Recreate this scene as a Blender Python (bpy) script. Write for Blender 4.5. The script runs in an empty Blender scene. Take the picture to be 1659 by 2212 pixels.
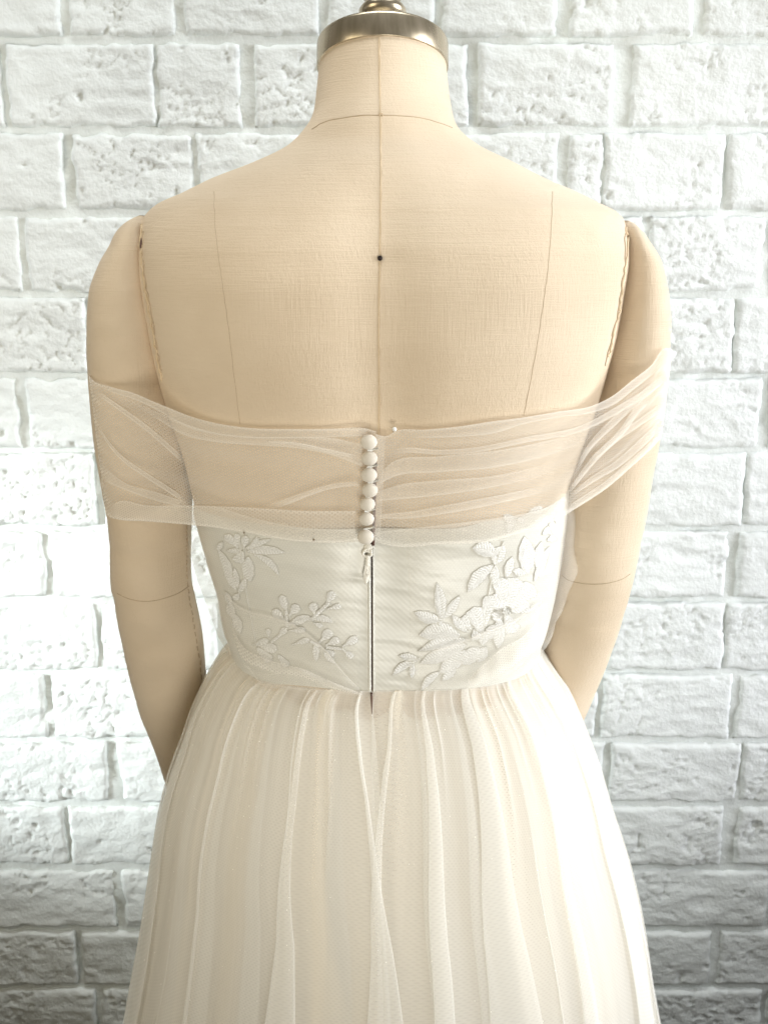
import bpy, math, random
import numpy as np
from mathutils import Vector
from mathutils.bvhtree import BVHTree

random.seed(7)
rng = np.random.default_rng(7)
SC = bpy.context.scene
COL = SC.collection
R = math.radians

# ------------------------------------------------------------------ camera, world, lamps, exposure
CAM_Y, CAM_Z, PITCH, HV = -0.85, 1.35, R(14.0), 0.5
cam_d = bpy.data.cameras.new("camera")
cam = bpy.data.objects.new("camera", cam_d); COL.objects.link(cam)
cam.location = (0, CAM_Y, CAM_Z)
cam.rotation_euler = (R(90) - PITCH, 0, 0)
cam_d.sensor_fit = 'VERTICAL'
cam_d.angle = 2 * math.atan(HV)
cam_d.clip_start = 0.02; cam_d.clip_end = 50
cam_d.dof.use_dof = True; cam_d.dof.focus_distance = 0.80; cam_d.dof.aperture_fstop = 9.0
SC.camera = cam

world = bpy.data.worlds.new("World"); SC.world = world
world.use_nodes = True
bg = world.node_tree.nodes["Background"]
bg.inputs[0].default_value = (1.0, 0.80, 0.56, 1); bg.inputs[1].default_value = 0.025

SC.view_settings.view_transform = 'Standard'
SC.view_settings.look = 'None'
SC.view_settings.exposure = 0.19
SC.view_settings.gamma = 1.0
SC.cycles.transparent_max_bounces = 40
SC.cycles.max_bounces = 8
SC.cycles.use_denoising = True

def area(name, loc, target, sx, sy, power, color, spread=180):
    d = bpy.data.lights.new(name, 'AREA'); d.shape = 'RECTANGLE'
    d.size = sx; d.size_y = sy; d.energy = power; d.color = color; d.spread = R(spread)
    o = bpy.data.objects.new(name, d); COL.objects.link(o); o.location = loc
    o.rotation_euler = (Vector(target) - Vector(loc)).to_track_quat('-Z', 'Y').to_euler()
    return o
# window light from the right, in front of the form
area("window_light", (1.55, -0.5, 1.6), (0.0, -0.05, 1.25), 0.8, 1.1, 7.0, (0.965, 0.98, 1.0), 110)
area("right_arm_fill", (1.25, -0.22, 1.3), (0.2, -0.10, 1.22), 0.4, 1.2, 1.6, (0.92, 0.96, 1.0), 45)  # narrow fill added to lift the right arm, clear of the wall
# low front fill (added), ceiling light, warm left fill (added)
area("low_front_fill", (0.3, -1.3, 0.55), (0.0, -0.1, 1.25), 0.8, 0.5, 1.9, (1.0, 0.97, 0.88), 70)
area("ceiling_light", (0.0, -0.12, 2.5), (0.0, 0.1, 1.4), 1.2, 0.4, 2.5, (0.97, 1.0, 1.0), 70)
area("warm_left_fill", (-1.15, -1.05, 1.65), (0.0, -0.1, 1.18), 0.8, 0.8, 2.6, (1.0, 0.90, 0.69), 95)
# unseen strips added to brighten the wall, ending above its lower courses
area("wall_fill_strip", (-1.15, 0.05, 1.35), (-0.25, 0.37, 1.32), 0.25, 0.8, 0.36, (0.88, 0.92, 1.0), 35)
area("wall_fill_strip", (-1.15, 0.03, 0.90), (-0.30, 0.37, 0.85), 0.25, 0.52, 0.85, (0.90, 0.97, 1.0), 24)
area("wall_fill_strip", (1.15, 0.05, 1.16), (0.30, 0.37, 1.14), 0.25, 0.95, 0.66, (0.90, 0.90, 1.0), 35)

# ------------------------------------------------------------------ measuring: a sight line of the photo meets a plane of depth Y
CP, SP = math.cos(PITCH), math.sin(PITCH)
def ray(u, v):
    a = (np.asarray(u, float) - 829.5) / 1106 * HV
    b = (1106 - np.asarray(v, float)) / 1106 * HV
    return a, CP + b * SP, -SP + b * CP
def F(u, v, Y):
    dx, dy, dz = ray(u, v)
    t = (np.asarray(Y, float) - CAM_Y) / dy
    return dx * t, np.asarray(Y, float) + 0 * dx, CAM_Z + dz * t

# ------------------------------------------------------------------ helpers
def pchip(x, xs, ys):
    x = np.asarray(x, float); xs = np.asarray(xs, float); ys = np.asarray(ys, float)
    h = np.diff(xs); d = np.diff(ys) / h
    m = np.zeros_like(ys); m[0] = d[0]; m[-1] = d[-1]
    for i in range(1, len(xs) - 1):
        if d[i - 1] * d[i] > 0:
            w1 = 2 * h[i] + h[i - 1]; w2 = h[i] + 2 * h[i - 1]
            m[i] = (w1 + w2) / (w1 / d[i - 1] + w2 / d[i])
    k = np.clip(np.searchsorted(xs, x) - 1, 0, len(h) - 1)
    t = (x - xs[k]) / h[k]
    t2, t3 = t * t, t ** 3
    return ((2 * t3 - 3 * t2 + 1) * ys[k] + (t3 - 2 * t2 + t) * h[k] * m[k]
            + (-2 * t3 + 3 * t2) * ys[k + 1] + (t3 - t2) * h[k] * m[k + 1])

def poly(pts, n):
    """smooth resample of a pixel polyline to n points"""
    p = np.array(pts, float)
    if len(p) == 2:
        t = np.linspace(0, 1, n)[:, None]; return p[0] * (1 - t) + p[1] * t
    s = np.r_[0, np.cumsum(np.hypot(*np.diff(p, axis=0).T) + 1e-6)]
    q = np.linspace(0, s[-1], n)
    return np.stack([cat(q, s, p[:, k]) for k in range(p.shape[1])], 1)
def cat(x, xs, ys):
    m = np.gradient(ys, xs); h = np.diff(xs)
    k = np.clip(np.searchsorted(xs, x) - 1, 0, len(h) - 1)
    t = (x - xs[k]) / h[k]; t2, t3 = t * t, t ** 3
    return ((2 * t3 - 3 * t2 + 1) * ys[k] + (t3 - 2 * t2 + t) * h[k] * m[k]
            + (-2 * t3 + 3 * t2) * ys[k + 1] + (t3 - t2) * h[k] * m[k + 1])

def _hash(ix, iy, seed):
    n = (ix.astype(np.int64) * 374761393 + iy.astype(np.int64) * 668265263 + seed * 1442695041) & 0xffffffff
    n = ((n ^ (n >> 13)) * 1274126177) & 0xffffffff
    return ((n ^ (n >> 16)) & 0xffff) / 65535.0
def vnoise(x, y, seed=0):
    ix, iy = np.floor(x), np.floor(y)
    fx, fy = x - ix, y - iy
    fx = fx * fx * fx * (fx * (fx * 6 - 15) + 10); fy = fy * fy * fy * (fy * (fy * 6 - 15) + 10)
    a, b = _hash(ix, iy, seed), _hash(ix + 1, iy, seed)
    c, d = _hash(ix, iy + 1, seed), _hash(ix + 1, iy + 1, seed)
    return (a + (b - a) * fx) * (1 - fy) + (c + (d - c) * fx) * fy - 0.5
def fbm(x, y, seed=0, o=4):
    s = 0; a = 1.0
    for k in range(o):
        s = s + a * vnoise(x, y, seed + k * 17); x = x * 2.03 + 5.1; y = y * 2.03 + 1.7; a *= 0.5
    return s
def sstep(a, b, x):
    t = np.clip((x - a) / (b - a), 0, 1); return t * t * (3 - 2 * t)

def mk(name, verts, faces, mat, parent=None, smooth=True, uv=None, edge=None, thin=None, extra=None):
    me = bpy.data.meshes.new(name)
    v = np.asarray(verts, float).reshape(-1, 3)
    me.from_pydata(v.tolist(), [], faces if isinstance(faces, list) else faces.tolist())
    if smooth: me.polygons.foreach_set("use_smooth", [True] * len(me.polygons))
    if uv is not None:
        li = np.empty(len(me.loops), int); me.loops.foreach_get("vertex_index", li)
        me.uv_layers.new(name="UVMap").data.foreach_set("uv", np.asarray(uv, float).reshape(-1, 2)[li].ravel())
    if edge is not None:
        me.attributes.new("edge", 'FLOAT', 'POINT').data.foreach_set("value", np.asarray(edge, float).ravel())
    if thin is not None:
        me.attributes.new("thin", 'FLOAT', 'POINT').data.foreach_set("value", np.asarray(thin, float).ravel())
    me.materials.append(mat)
    if extra is not None:                        # second material on the faces from a given index on
        me.materials.append(extra[0])
        me.polygons.foreach_set('material_index', (np.arange(len(me.polygons)) >= extra[1]).astype(int))
    me.update()
    o = bpy.data.objects.new(name, me); COL.objects.link(o)
    if parent is not None:
        o.parent = parent
        if parent.type == 'EMPTY': o.matrix_parent_inverse = parent.matrix_world.inverted()
    return o
def gfaces(ni, nj, close_i=False, close_j=False, flip=False):
    I = np.arange(ni if close_i else ni - 1); J = np.arange(nj if close_j else nj - 1)
    I, J = np.meshgrid(I, J, indexing='ij'); I2 = (I + 1) % ni; J2 = (J + 1) % nj
    f = np.stack([I * nj + J, I2 * nj + J, I2 * nj + J2, I * nj + J2], -1).reshape(-1, 4)
    return f[:, ::-1] if flip else f
def thing(name, label, cat_, loc, group=None):
    o = bpy.data.objects.new(name, None); COL.objects.link(o); o.location = loc
    o.empty_display_size = 0.02
    o['label'] = label; o['category'] = cat_
    if group: o['group'] = group
    bpy.context.view_layer.update()
    return o
def tubegeo(P, r, sides=6, cap=True):
    P = np.asarray(P, float); n = len(P)
    T = np.gradient(P, axis=0); T /= np.linalg.norm(T, axis=1)[:, None] + 1e-12
    ref = np.array([0, 1, 0.0]) if abs(T[:, 1]).mean() < 0.8 else np.array([1.0, 0, 0])
    A = np.cross(T, ref); A /= np.linalg.norm(A, axis=1)[:, None] + 1e-12
    B = np.cross(T, A)
    th = np.linspace(0, 2 * np.pi, sides, endpoint=False)
    r = np.broadcast_to(np.asarray(r, float), (n,))
    V = P[:, None] + r[:, None, None] * (np.cos(th)[None, :, None] * A[:, None] + np.sin(th)[None, :, None] * B[:, None])
    f = gfaces(n, sides, False, True).tolist()
    if cap: f += [list(range(sides))[::-1], list(range((n - 1) * sides, n * sides))]
    return V.reshape(-1, 3), f
def joingeo(parts):
    V, Fc, n = [], [], 0
    for v, f in parts:
        V.append(np.asarray(v)); f = f if isinstance(f, list) else f.tolist()
        Fc += [[i + n for i in q] for q in f]; n += len(v)
    return np.concatenate(V), Fc
def spheregeo(c, rx, ry, rz, nu=20, nv=12):
    V = []; 
    th = np.linspace(0, 2 * np.pi, nu, endpoint=False)
    for k in range(1, nv):
        p = math.pi * k / nv
        V.append(np.stack([c[0] + rx * math.sin(p) * np.cos(th), c[1] + ry * math.sin(p) * np.sin(th), c[2] + rz * math.cos(p) + 0 * th], 1))
    V = np.concatenate(V); f = gfaces(nv - 1, nu, False, True).tolist()
    t = len(V); V = np.r_[V, [[c[0], c[1], c[2] + rz]], [[c[0], c[1], c[2] - rz]]]
    for i in range(nu):
        f.append([t, i, (i + 1) % nu][::-1]); b = (nv - 2) * nu
        f.append([t + 1, b + (i + 1) % nu, b + i][::-1])
    return V, f
def lathegeo(prof, M=None, n=48):
    """profile [(r,h)] turned round a local z axis; M maps local points to the world"""
    th = np.linspace(0, 2 * np.pi, n, endpoint=False)
    V = np.stack([np.stack([r * np.cos(th), r * np.sin(th), h + 0 * th], 1) for r, h in prof]).reshape(-1, 3)
    if M is not None: V = M(V)
    f = gfaces(len(prof), n, False, True).tolist()
    f += [list(range(n))[::-1], list(range((len(prof) - 1) * n, len(prof) * n))]
    return V, f

# ------------------------------------------------------------------ materials
def newmat(name):
    m = bpy.data.materials.new(name); m.use_nodes = True
    nt = m.node_tree; return m, nt, nt.nodes["Principled BSDF"], nt.nodes["Material Output"]
def N(nt, t, **kw):
    n = nt.nodes.new(t)
    for k, v in kw.items(): setattr(n, k, v)
    return n
def noise_node(nt, scale, detail=3, vec=None, rough=0.55):
    n = N(nt, 'ShaderNodeTexNoise'); n.inputs['Scale'].default_value = scale
    n.inputs['Detail'].default_value = detail; n.inputs['Roughness'].default_value = rough
    if vec is not None: nt.links.new(vec, n.inputs['Vector'])
    return n.outputs['Fac']
def mapping(nt, src, scale, rot=(0, 0, 0)):
    m = N(nt, 'ShaderNodeMapping'); m.inputs['Scale'].default_value = scale; m.inputs['Rotation'].default_value = rot
    nt.links.new(src, m.inputs['Vector']); return m.outputs['Vector']
def ramp(nt, fac, stops):
    r = N(nt, 'ShaderNodeValToRGB'); e = r.color_ramp.elements
    while len(e) < len(stops): e.new(0.5)
    for k, (p, c) in enumerate(stops): e[k].position = p; e[k].color = (*c, 1)
    nt.links.new(fac, r.inputs[0]); return r.outputs[0]
def math_node(nt, op, a, b=None):
    m = N(nt, 'ShaderNodeMath', operation=op)
    for k, x in enumerate((a, b)):
        if x is None: continue
        if isinstance(x, (int, float)): m.inputs[k].default_value = x
        else: nt.links.new(x, m.inputs[k])
    return m.outputs[0]
def bump(nt, h, strength, dist, target):
    b = N(nt, 'ShaderNodeBump'); b.inputs['Strength'].default_value = strength; b.inputs['Distance'].default_value = dist
    nt.links.new(h, b.inputs['Height']); nt.links.new(b.outputs[0], target)
    return b
def objco(nt): return N(nt, 'ShaderNodeTexCoord').outputs['Object']
def uvco(nt): return N(nt, 'ShaderNodeTexCoord').outputs['UV']

def mat_linen():
    m, nt, p, o = newmat("linen")
    co = objco(nt)
    warp = noise_node(nt, 1, 4, mapping(nt, co, (1500, 1500, 55)))
    weft = noise_node(nt, 1, 4, mapping(nt, co, (45, 45, 1700)))
    slub = noise_node(nt, 1, 2, mapping(nt, co, (420, 420, 28)))
    slub2 = noise_node(nt, 1, 2, mapping(nt, co, (26, 26, 480)))
    blot = noise_node(nt, 9, 3, co)
    h = math_node(nt, 'ADD', math_node(nt, 'ADD', warp, weft),
                  math_node(nt, 'ADD', math_node(nt, 'POWER', slub, 3.0), math_node(nt, 'POWER', slub2, 3.0)))
    c = ramp(nt, blot, [(0.3, (0.645, 0.52, 0.375)), (0.7, (0.73, 0.605, 0.455))])
    mx = N(nt, 'ShaderNodeMixRGB', blend_type='MULTIPLY'); mx.inputs[0].default_value = 0.55
    nt.links.new(c, mx.inputs[1])
    nt.links.new(ramp(nt, h, [(0.75, (0.78, 0.76, 0.72)), (1.5 / 1.6, (1.0, 1.0, 1.0))]), mx.inputs[2])
    nt.links.new(mx.outputs[0], p.inputs['Base Color'])
    p.inputs['Roughness'].default_value = 0.85; p.inputs['Sheen Weight'].default_value = 0.15
    bump(nt, h, 0.7, 0.0006, p.inputs['Normal'])
    return m
def mat_plain(name, col, rough=0.6, metal=0.0, bumpscale=None, bd=0.0004, sheen=0.0):
    m, nt, p, o = newmat(name)
    co = objco(nt)
    f = noise_node(nt, 60, 3, co)
    nt.links.new(ramp(nt, f, [(0.3, tuple(c * 0.92 for c in col)), (0.7, tuple(min(1, c * 1.04) for c in col))]), p.inputs['Base Color'])
    p.inputs['Roughness'].default_value = rough; p.inputs['Metallic'].default_value = metal
    p.inputs['Sheen Weight'].default_value = sheen
    if bumpscale: bump(nt, noise_node(nt, bumpscale, 3, co), 0.5, bd, p.inputs['Normal'])
    return m
def mat_metal():
    m, nt, p, o = newmat("brushed_metal")
    co = objco(nt)
    f = noise_node(nt, 1, 4, mapping(nt, co, (160, 160, 6)))
    nt.links.new(ramp(nt, f, [(0.3, (0.40, 0.34, 0.24)), (0.7, (0.56, 0.48, 0.36))]), p.inputs['Base Color'])
    p.inputs['Metallic'].default_value = 0.72; p.inputs['Roughness'].default_value = 0.25; p.inputs['Anisotropic'].default_value = 0.5  # part diffuse: the tan base stands in for a reflected room
    bump(nt, f, 0.15, 0.0004, p.inputs['Normal'])
    return m
def mat_satin():
    m, nt, p, o = newmat("ivory_satin")
    co = objco(nt)
    f = noise_node(nt, 1, 3, mapping(nt, co, (12, 12, 45)))
    nt.links.new(ramp(nt, f, [(0.3, (0.65, 0.635, 0.575)), (0.7, (0.72, 0.71, 0.655))]), p.inputs['Base Color'])
    p.inputs['Roughness'].default_value = 0.34; p.inputs['Sheen Weight'].default_value = 0.1
    tw = N(nt, 'ShaderNodeTexWave', wave_type='BANDS', bands_direction='DIAGONAL')
    tw.inputs['Scale'].default_value = 130; tw.inputs['Distortion'].default_value = 1.0
    nt.links.new(mapping(nt, co, (1, 0.2, 1)), tw.inputs['Vector'])
    bump(nt, tw.outputs['Fac'], 0.12, 0.0003, p.inputs['Normal'])
    return m
def mat_tulle(name, alpha, col, net=0.55, edge_boost=0.35, pitch=0.0021, streak=False, mc=0.30):
    """fine net: thread cover grows where the cloth is seen edge-on and at its rolled edges"""
    m, nt, p, o = newmat(name)
    nt.nodes.remove(p)
    uv = uvco(nt)
    k = 2 * math.pi / pitch
    def wave(rot):
        s = N(nt, 'ShaderNodeSeparateXYZ'); nt.links.new(mapping(nt, uv, (k, k, 1), (0, 0, rot)), s.inputs[0])
        return math_node(nt, 'COSINE', s.outputs[0])
    hexa = math_node(nt, 'ADD', math_node(nt, 'ADD', wave(0.1), wave(0.1 + 2 * math.pi / 3)), wave(0.1 - 2 * math.pi / 3))
    hexa = math_node(nt, 'MULTIPLY', math_node(nt, 'ADD', hexa, 1.5), 1 / 4.5)          # 0 thread .. 1 hole
    thread = math_node(nt, 'SUBTRACT', 1.0, hexa)
    lw = N(nt, 'ShaderNodeNewGeometry')
    dt = N(nt, 'ShaderNodeVectorMath', operation='DOT_PRODUCT')
    nt.links.new(lw.outputs['Normal'], dt.inputs[0]); nt.links.new(lw.outputs['Incoming'], dt.inputs[1])
    cosv = math_node(nt, 'MAXIMUM', math_node(nt, 'ABSOLUTE', dt.outputs['Value']), mc)
    cover = math_node(nt, 'SUBTRACT', 1.0, math_node(nt, 'POWER', 1 - alpha, math_node(nt, 'DIVIDE', 1.0, cosv)))
    cover = math_node(nt, 'MULTIPLY', cover, math_node(nt, 'ADD', math_node(nt, 'MULTIPLY', thread, net * 1.5), 1 - net))
    at = N(nt, 'ShaderNodeAttribute', attribute_name="edge")
    cover = math_node(nt, 'MINIMUM', math_node(nt, 'ADD', cover, math_node(nt, 'MULTIPLY', at.outputs['Fac'], edge_boost)), 0.97)
    if streak:                                   # weave lies closer in lengthwise streaks
        sk = noise_node(nt, 1, 4, mapping(nt, uv, (2, 110, 1)))
        sk2 = noise_node(nt, 1, 2, mapping(nt, uv, (1.5, 32, 1)))
        cover = math_node(nt, 'MULTIPLY', cover, math_node(nt, 'ADD', math_node(nt, 'MULTIPLY', sk, 0.6), 0.7))
        cover = math_node(nt, 'MULTIPLY', cover, math_node(nt, 'ADD', math_node(nt, 'MULTIPLY', sk2, 1.5), 0.25))
    th_ = N(nt, 'ShaderNodeAttribute', attribute_name="thin")
    cover = math_node(nt, 'MULTIPLY', cover, math_node(nt, 'SUBTRACT', 1.0, th_.outputs['Fac']))
    d = N(nt, 'ShaderNodeBsdfDiffuse'); d.inputs[0].default_value = (*col, 1)
    tl = N(nt, 'ShaderNodeBsdfTranslucent'); tl.inputs[0].default_value = (*col, 1)
    mx = N(nt, 'ShaderNodeMixShader'); mx.inputs[0].default_value = 0.2
    nt.links.new(d.outputs[0], mx.inputs[1]); nt.links.new(tl.outputs[0], mx.inputs[2])
    tr = N(nt, 'ShaderNodeBsdfTransparent')
    out = N(nt, 'ShaderNodeMixShader')
    nt.links.new(cover, out.inputs[0]); nt.links.new(tr.outputs[0], out.inputs[1]); nt.links.new(mx.outputs[0], out.inputs[2])
    nt.links.new(out.outputs[0], o.inputs[0])
    return m
def mat_embroidery():
    m, nt, p, o = newmat("embroidery_thread")
    uv = uvco(nt)
    w = N(nt, 'ShaderNodeTexWave', wave_type='BANDS', bands_direction='DIAGONAL')
    w.inputs['Scale'].default_value = 260; w.inputs['Distortion'].default_value = 4.0; w.inputs['Detail Scale'].default_value = 3
    nt.links.new(uv, w.inputs['Vector'])
    nt.links.new(ramp(nt, w.outputs['Fac'], [(0.25, (0.72, 0.715, 0.68)), (0.6, (0.92, 0.915, 0.90))]), p.inputs['Base Color'])
    p.inputs['Roughness'].default_value = 0.38
    bump(nt, w.outputs['Fac'], 0.6, 0.0006, p.inputs['Normal'])
    return m
def mat_paint(name, col, s=1.0):
    m, nt, p, o = newmat(name)
    co = objco(nt)
    f = noise_node(nt, 14, 5, co)
    nt.links.new(ramp(nt, f, [(0.3, tuple(c * 0.95 for c in col)), (0.7, col)]), p.inputs['Base Color'])
    p.inputs['Roughness'].default_value = 0.62
    h = math_node(nt, 'ADD', noise_node(nt, 1, 5, mapping(nt, co, (55, 55, 95)), 0.6), noise_node(nt, 240, 2, co))
    bump(nt, h, 0.45 * s, 0.0024, p.inputs['Normal'])
    return m
def mat_cloth(name, col, trans=0.25):
    m, nt, p, o = newmat(name)
    nt.nodes.remove(p)
    d = N(nt, 'ShaderNodeBsdfDiffuse'); d.inputs[0].default_value = (*col, 1)
    tl = N(nt, 'ShaderNodeBsdfTranslucent'); tl.inputs[0].default_value = (*col, 1)
    mx = N(nt, 'ShaderNodeMixShader'); mx.inputs[0].default_value = trans
    nt.links.new(d.outputs[0], mx.inputs[1]); nt.links.new(tl.outputs[0], mx.inputs[2]); nt.links.new(mx.outputs[0], o.inputs[0])
    co = objco(nt); f = noise_node(nt, 1, 3, mapping(nt, co, (300, 300, 40)))
    b = bump(nt, f, 0.25, 0.0004, d.inputs['Normal'])
    return m

M_LINEN = mat_linen()
M_SEAM = mat_plain("seam_thread", (0.50, 0.385, 0.26), 0.9)
M_PIPE = mat_plain("linen_piping", (0.66, 0.52, 0.34), 0.85, bumpscale=900, sheen=0.1)
M_METAL = mat_metal()
M_SATIN = mat_satin()
M_BTN = mat_plain("satin_button", (0.68, 0.625, 0.54), 0.75, bumpscale=1500, sheen=0.2)
M_BROWN = mat_plain("brown_tape_and_gap_shade", (0.10, 0.045, 0.03), 0.7)
M_PULL = mat_plain("enamelled_pull", (0.80, 0.77, 0.70), 0.35)
M_DARK = mat_plain("dark_metal", (0.02, 0.012, 0.01), 0.3, 0.6)
M_BEAD = mat_plain("bronze_bead", (0.16, 0.11, 0.06), 0.3, 0.5)
M_PEARL = mat_plain("pearl_head", (0.85, 0.84, 0.80), 0.2)
M_TULLE = mat_tulle("sheer_tulle", 0.27, (0.94, 0.90, 0.83), 0.6, 0.26, .0021)
M_FOLD = mat_tulle("folded_tulle", 0.22, (0.95, 0.915, 0.85), 0.3, 0.22, .0018)
M_VEIL = mat_tulle("bodice_veil", 0.10, (0.93, 0.90, 0.84), 0.35, 0.35, .0017, mc=0.5)
M_SKIRT = mat_tulle("skirt_tulle", 0.32, (0.97, 0.955, 0.91), 0.10, 0.0, streak=True, mc=0.6)
M_LINING = mat_cloth("skirt_lining", (0.925, 0.85, 0.725), 0.12)
M_EMB = mat_embroidery()
M_CORD = mat_plain("outline_cord", (0.64, 0.62, 0.55), 0.5)
M_BRICK = mat_paint("white_painted_brick", (0.785, 0.82, 0.803))
M_MORTAR = mat_paint("white_painted_mortar", (0.77, 0.81, 0.787), 0.8)
M_GLIT = mat_plain("glitter", (0.95, 0.94, 0.9), 0.15)

# ------------------------------------------------------------------ brick wall
YW = 0.35
wall = thing("brick_wall", "white painted rough brick wall standing behind the dress form", "wall", (0, YW, 0))
bottoms = [-110, 82, 277, 457, 632, 807, 968, 1135, 1290, 1445, 1592, 1728, 1865, 1997, 2122, 2245, 2365, 2480]
gap = [24, 23, 22, 20, 18, 16, 17, 18, 16, 16, 15, 16, 18, 15, 15, 15, 15]
rows = [
    [(-130, 132), (148, 380), (398, 690), (706, 940), (955, 1204), (1232, 1500), (1520, 1790)],
    [(-250, 8), (22, 336), (341, 521), (552, 760), (782, 1010), (1032, 1322), (1362, 1690)],
    [(-150, 142), (162, 423), (428, 650), (668, 930), (948, 1202), (1224, 1297), (1301, 1560), (1566, 1800)],
    [(-210, 46), (63, 330), (350, 610), (630, 900), (920, 1150), (1170, 1380), (1400, 1645), (1664, 1880)],
    [(-90, 190), (206, 470), (490, 750), (770, 1030), (1050, 1290), (1310, 1580), (1584, 1840)],
    [(-210, 42), (63, 300), (320, 580), (600, 860), (880, 1130), (1150, 1360), (1380, 1636), (1660, 1880)],
    [(-60, 208), (226, 480), (500, 750), (770, 1040), (1060, 1330), (1350, 1600), (1605, 1860)],
    [(-160, 101), (117, 370), (390, 650), (670, 920), (940, 1190), (1210, 1330), (1350, 1567), (1588, 1850)],
    [(-40, 210), (223, 470), (490, 740), (760, 1010), (1030, 1290), (1310, 1560), (1563, 1830)],
    [(-150, 102), (116, 370), (390, 640), (660, 900), (920, 1160), (1180, 1286), (1298, 1573), (1588, 1850)],
    [(-30, 234), (262, 500), (520, 770), (790, 1040), (1060, 1300), (1316, 1594), (1598, 1850)],
    [(-100, 146), (154, 420), (440, 690), (710, 960), (980, 1240), (1300, 1556), (1586, 1830)],
    [(-20, 252), (270, 520), (540, 790), (810, 1060), (1080, 1340), (1356, 1652), (1670, 1900)],
    [(-70, 167), (180, 430), (450, 700), (720, 970), (990, 1240), (1260, 1531), (1548, 1800)],
    [(-100, 210), (224, 480), (500, 760), (780, 1040), (1060, 1330), (1350, 1638), (1652, 1900)],
    [(-60, 200), (220, 480), (500, 760), (780, 1040), (1060, 1320), (1340, 1600), (1620, 1880)],
    [(-160, 100), (120, 380), (400, 660), (680, 940), (960, 1220), (1240, 1500), (1520, 1780)],
]
seed = 0
for r in range(len(rows)):
    zt = float(F(0, bottoms[r] + gap[r] * 0.52, YW)[2]); zb = float(F(0, bottoms[r + 1], YW)[2])
    vm = (bottoms[r] + bottoms[r + 1]) / 2
    for (u0, u1) in rows[r]:
        seed += 1
        x0, x1 = float(F(u0 - 2, vm, YW)[0]), float(F(u1 + 2, vm, YW)[0])
        nx, ny = max(8, int((x1 - x0) / 0.0026)), max(8, int((zt - zb) / 0.0026))
        X = np.linspace(x0, x1, nx); Zz = np.linspace(zb, zt, ny)
        X, Zz = np.meshgrid(X, Zz, indexing='ij')
        # uneven outline: the rim wanders in and out
        ed = np.minimum(np.minimum(X - x0, x1 - X), np.minimum(Zz - zb, zt - Zz))
        ed = ed + 0.0048 * fbm(X * 48 + seed * 7.3, Zz * 48, seed, 4)
        prof = 1 - np.exp(-np.maximum(ed, 0) / 0.0015)
        w = 0.0035 * fbm(X * 9 + seed * 3.1, Zz * 16, seed + 50, 3)
        q = fbm(X * 42 + seed, Zz * 85 + 1.5 * fbm(X * 20, Zz * 20, seed + 2, 2), seed + 90, 4)
        crack = -0.0032 * np.exp(-(q / 0.05) ** 2) * sstep(-0.15, 0.25, fbm(X * 14 + seed, Zz * 14, seed + 9, 2))
        chip = 0.0036 * np.abs(fbm(X * 26 + seed * 2.2, Zz * 52, seed + 33, 4))
        pit = -0.004 * sstep(0.54, 0.64, fbm(X * 60 + seed * 4, Zz * 60, seed + 71, 2))
        out = 0.0110 * prof + prof * (w + crack - chip + pit)
        Y = YW - np.maximum(out, 0) + 0.002
        # side returns run back into the mortar
        V = np.stack([X, Y, Zz], -1)
        Vp = np.zeros((nx + 2, ny + 2, 3)); Vp[1:-1, 1:-1] = V
        Vp[0, 1:-1] = V[0]; Vp[-1, 1:-1] = V[-1]; Vp[:, 0] = Vp[:, 1]; Vp[:, -1] = Vp[:, -2]
        Vp[0, :, 1] = Vp[-1, :, 1] = YW + 0.02; Vp[:, 0, 1] = Vp[:, -1, 1] = YW + 0.02
        mk("brick", Vp, gfaces(nx + 2, ny + 2), M_BRICK, wall)
xm = np.linspace(-0.85, 0.85, 260); zm = np.linspace(0.1, 1.85, 260)
XM, ZM = np.meshgrid(xm, zm, indexing='ij')
YM = YW - 0.0020 - 0.0035 * fbm(XM * 7, ZM * 9, 15, 2) + 0.004 * fbm(XM * 40, ZM * 55, 5, 4)
mk("mortar", np.stack([XM, YM, ZM], -1), gfaces(260, 260), M_MORTAR, wall)

# ------------------------------------------------------------------ body sections: measured outline -> rings
class Body:
    def __init__(s, rowsv, step=5.0):
        a = np.array(rowsv, float); v = np.arange(a[0, 0], a[-1, 0] + 1e-6, step)
        if v[-1] < a[-1, 0]: v = np.r_[v, a[-1, 0]]
        L, Rr, b, cy, n, tau = [pchip(v, a[:, 0], a[:, k]) for k in range(1, 7)]
        xl, _, z = F(L, v, cy); xr, _, _ = F(Rr, v, cy)
        s.v, s.z, s.cx, s.a, s.b, s.cy, s.n, s.tau = v, z, (xl + xr) / 2, np.maximum((xr - xl) / 2, 1e-4), b, cy, n, np.radians(tau)
    def at(s, z):
        o = np.argsort(s.z); zz = s.z[o]
        return [np.interp(z, zz, q[o]) for q in (s.cx, s.a, s.b, s.cy, s.n, s.tau)]
def ringpts(cx, a, b, cy, n, tau, z, th, off=0.0):
    c, q = np.cos(th), np.sin(th)
    x = cx + (a + off) * np.sign(c) * np.abs(c) ** (2 / n)
    yl = (b + off) * np.sign(q) * np.abs(q) ** (2 / n)
    return np.stack([x, cy + yl * np.cos(tau), z - yl * np.sin(tau) + 0 * x], -1)

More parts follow.
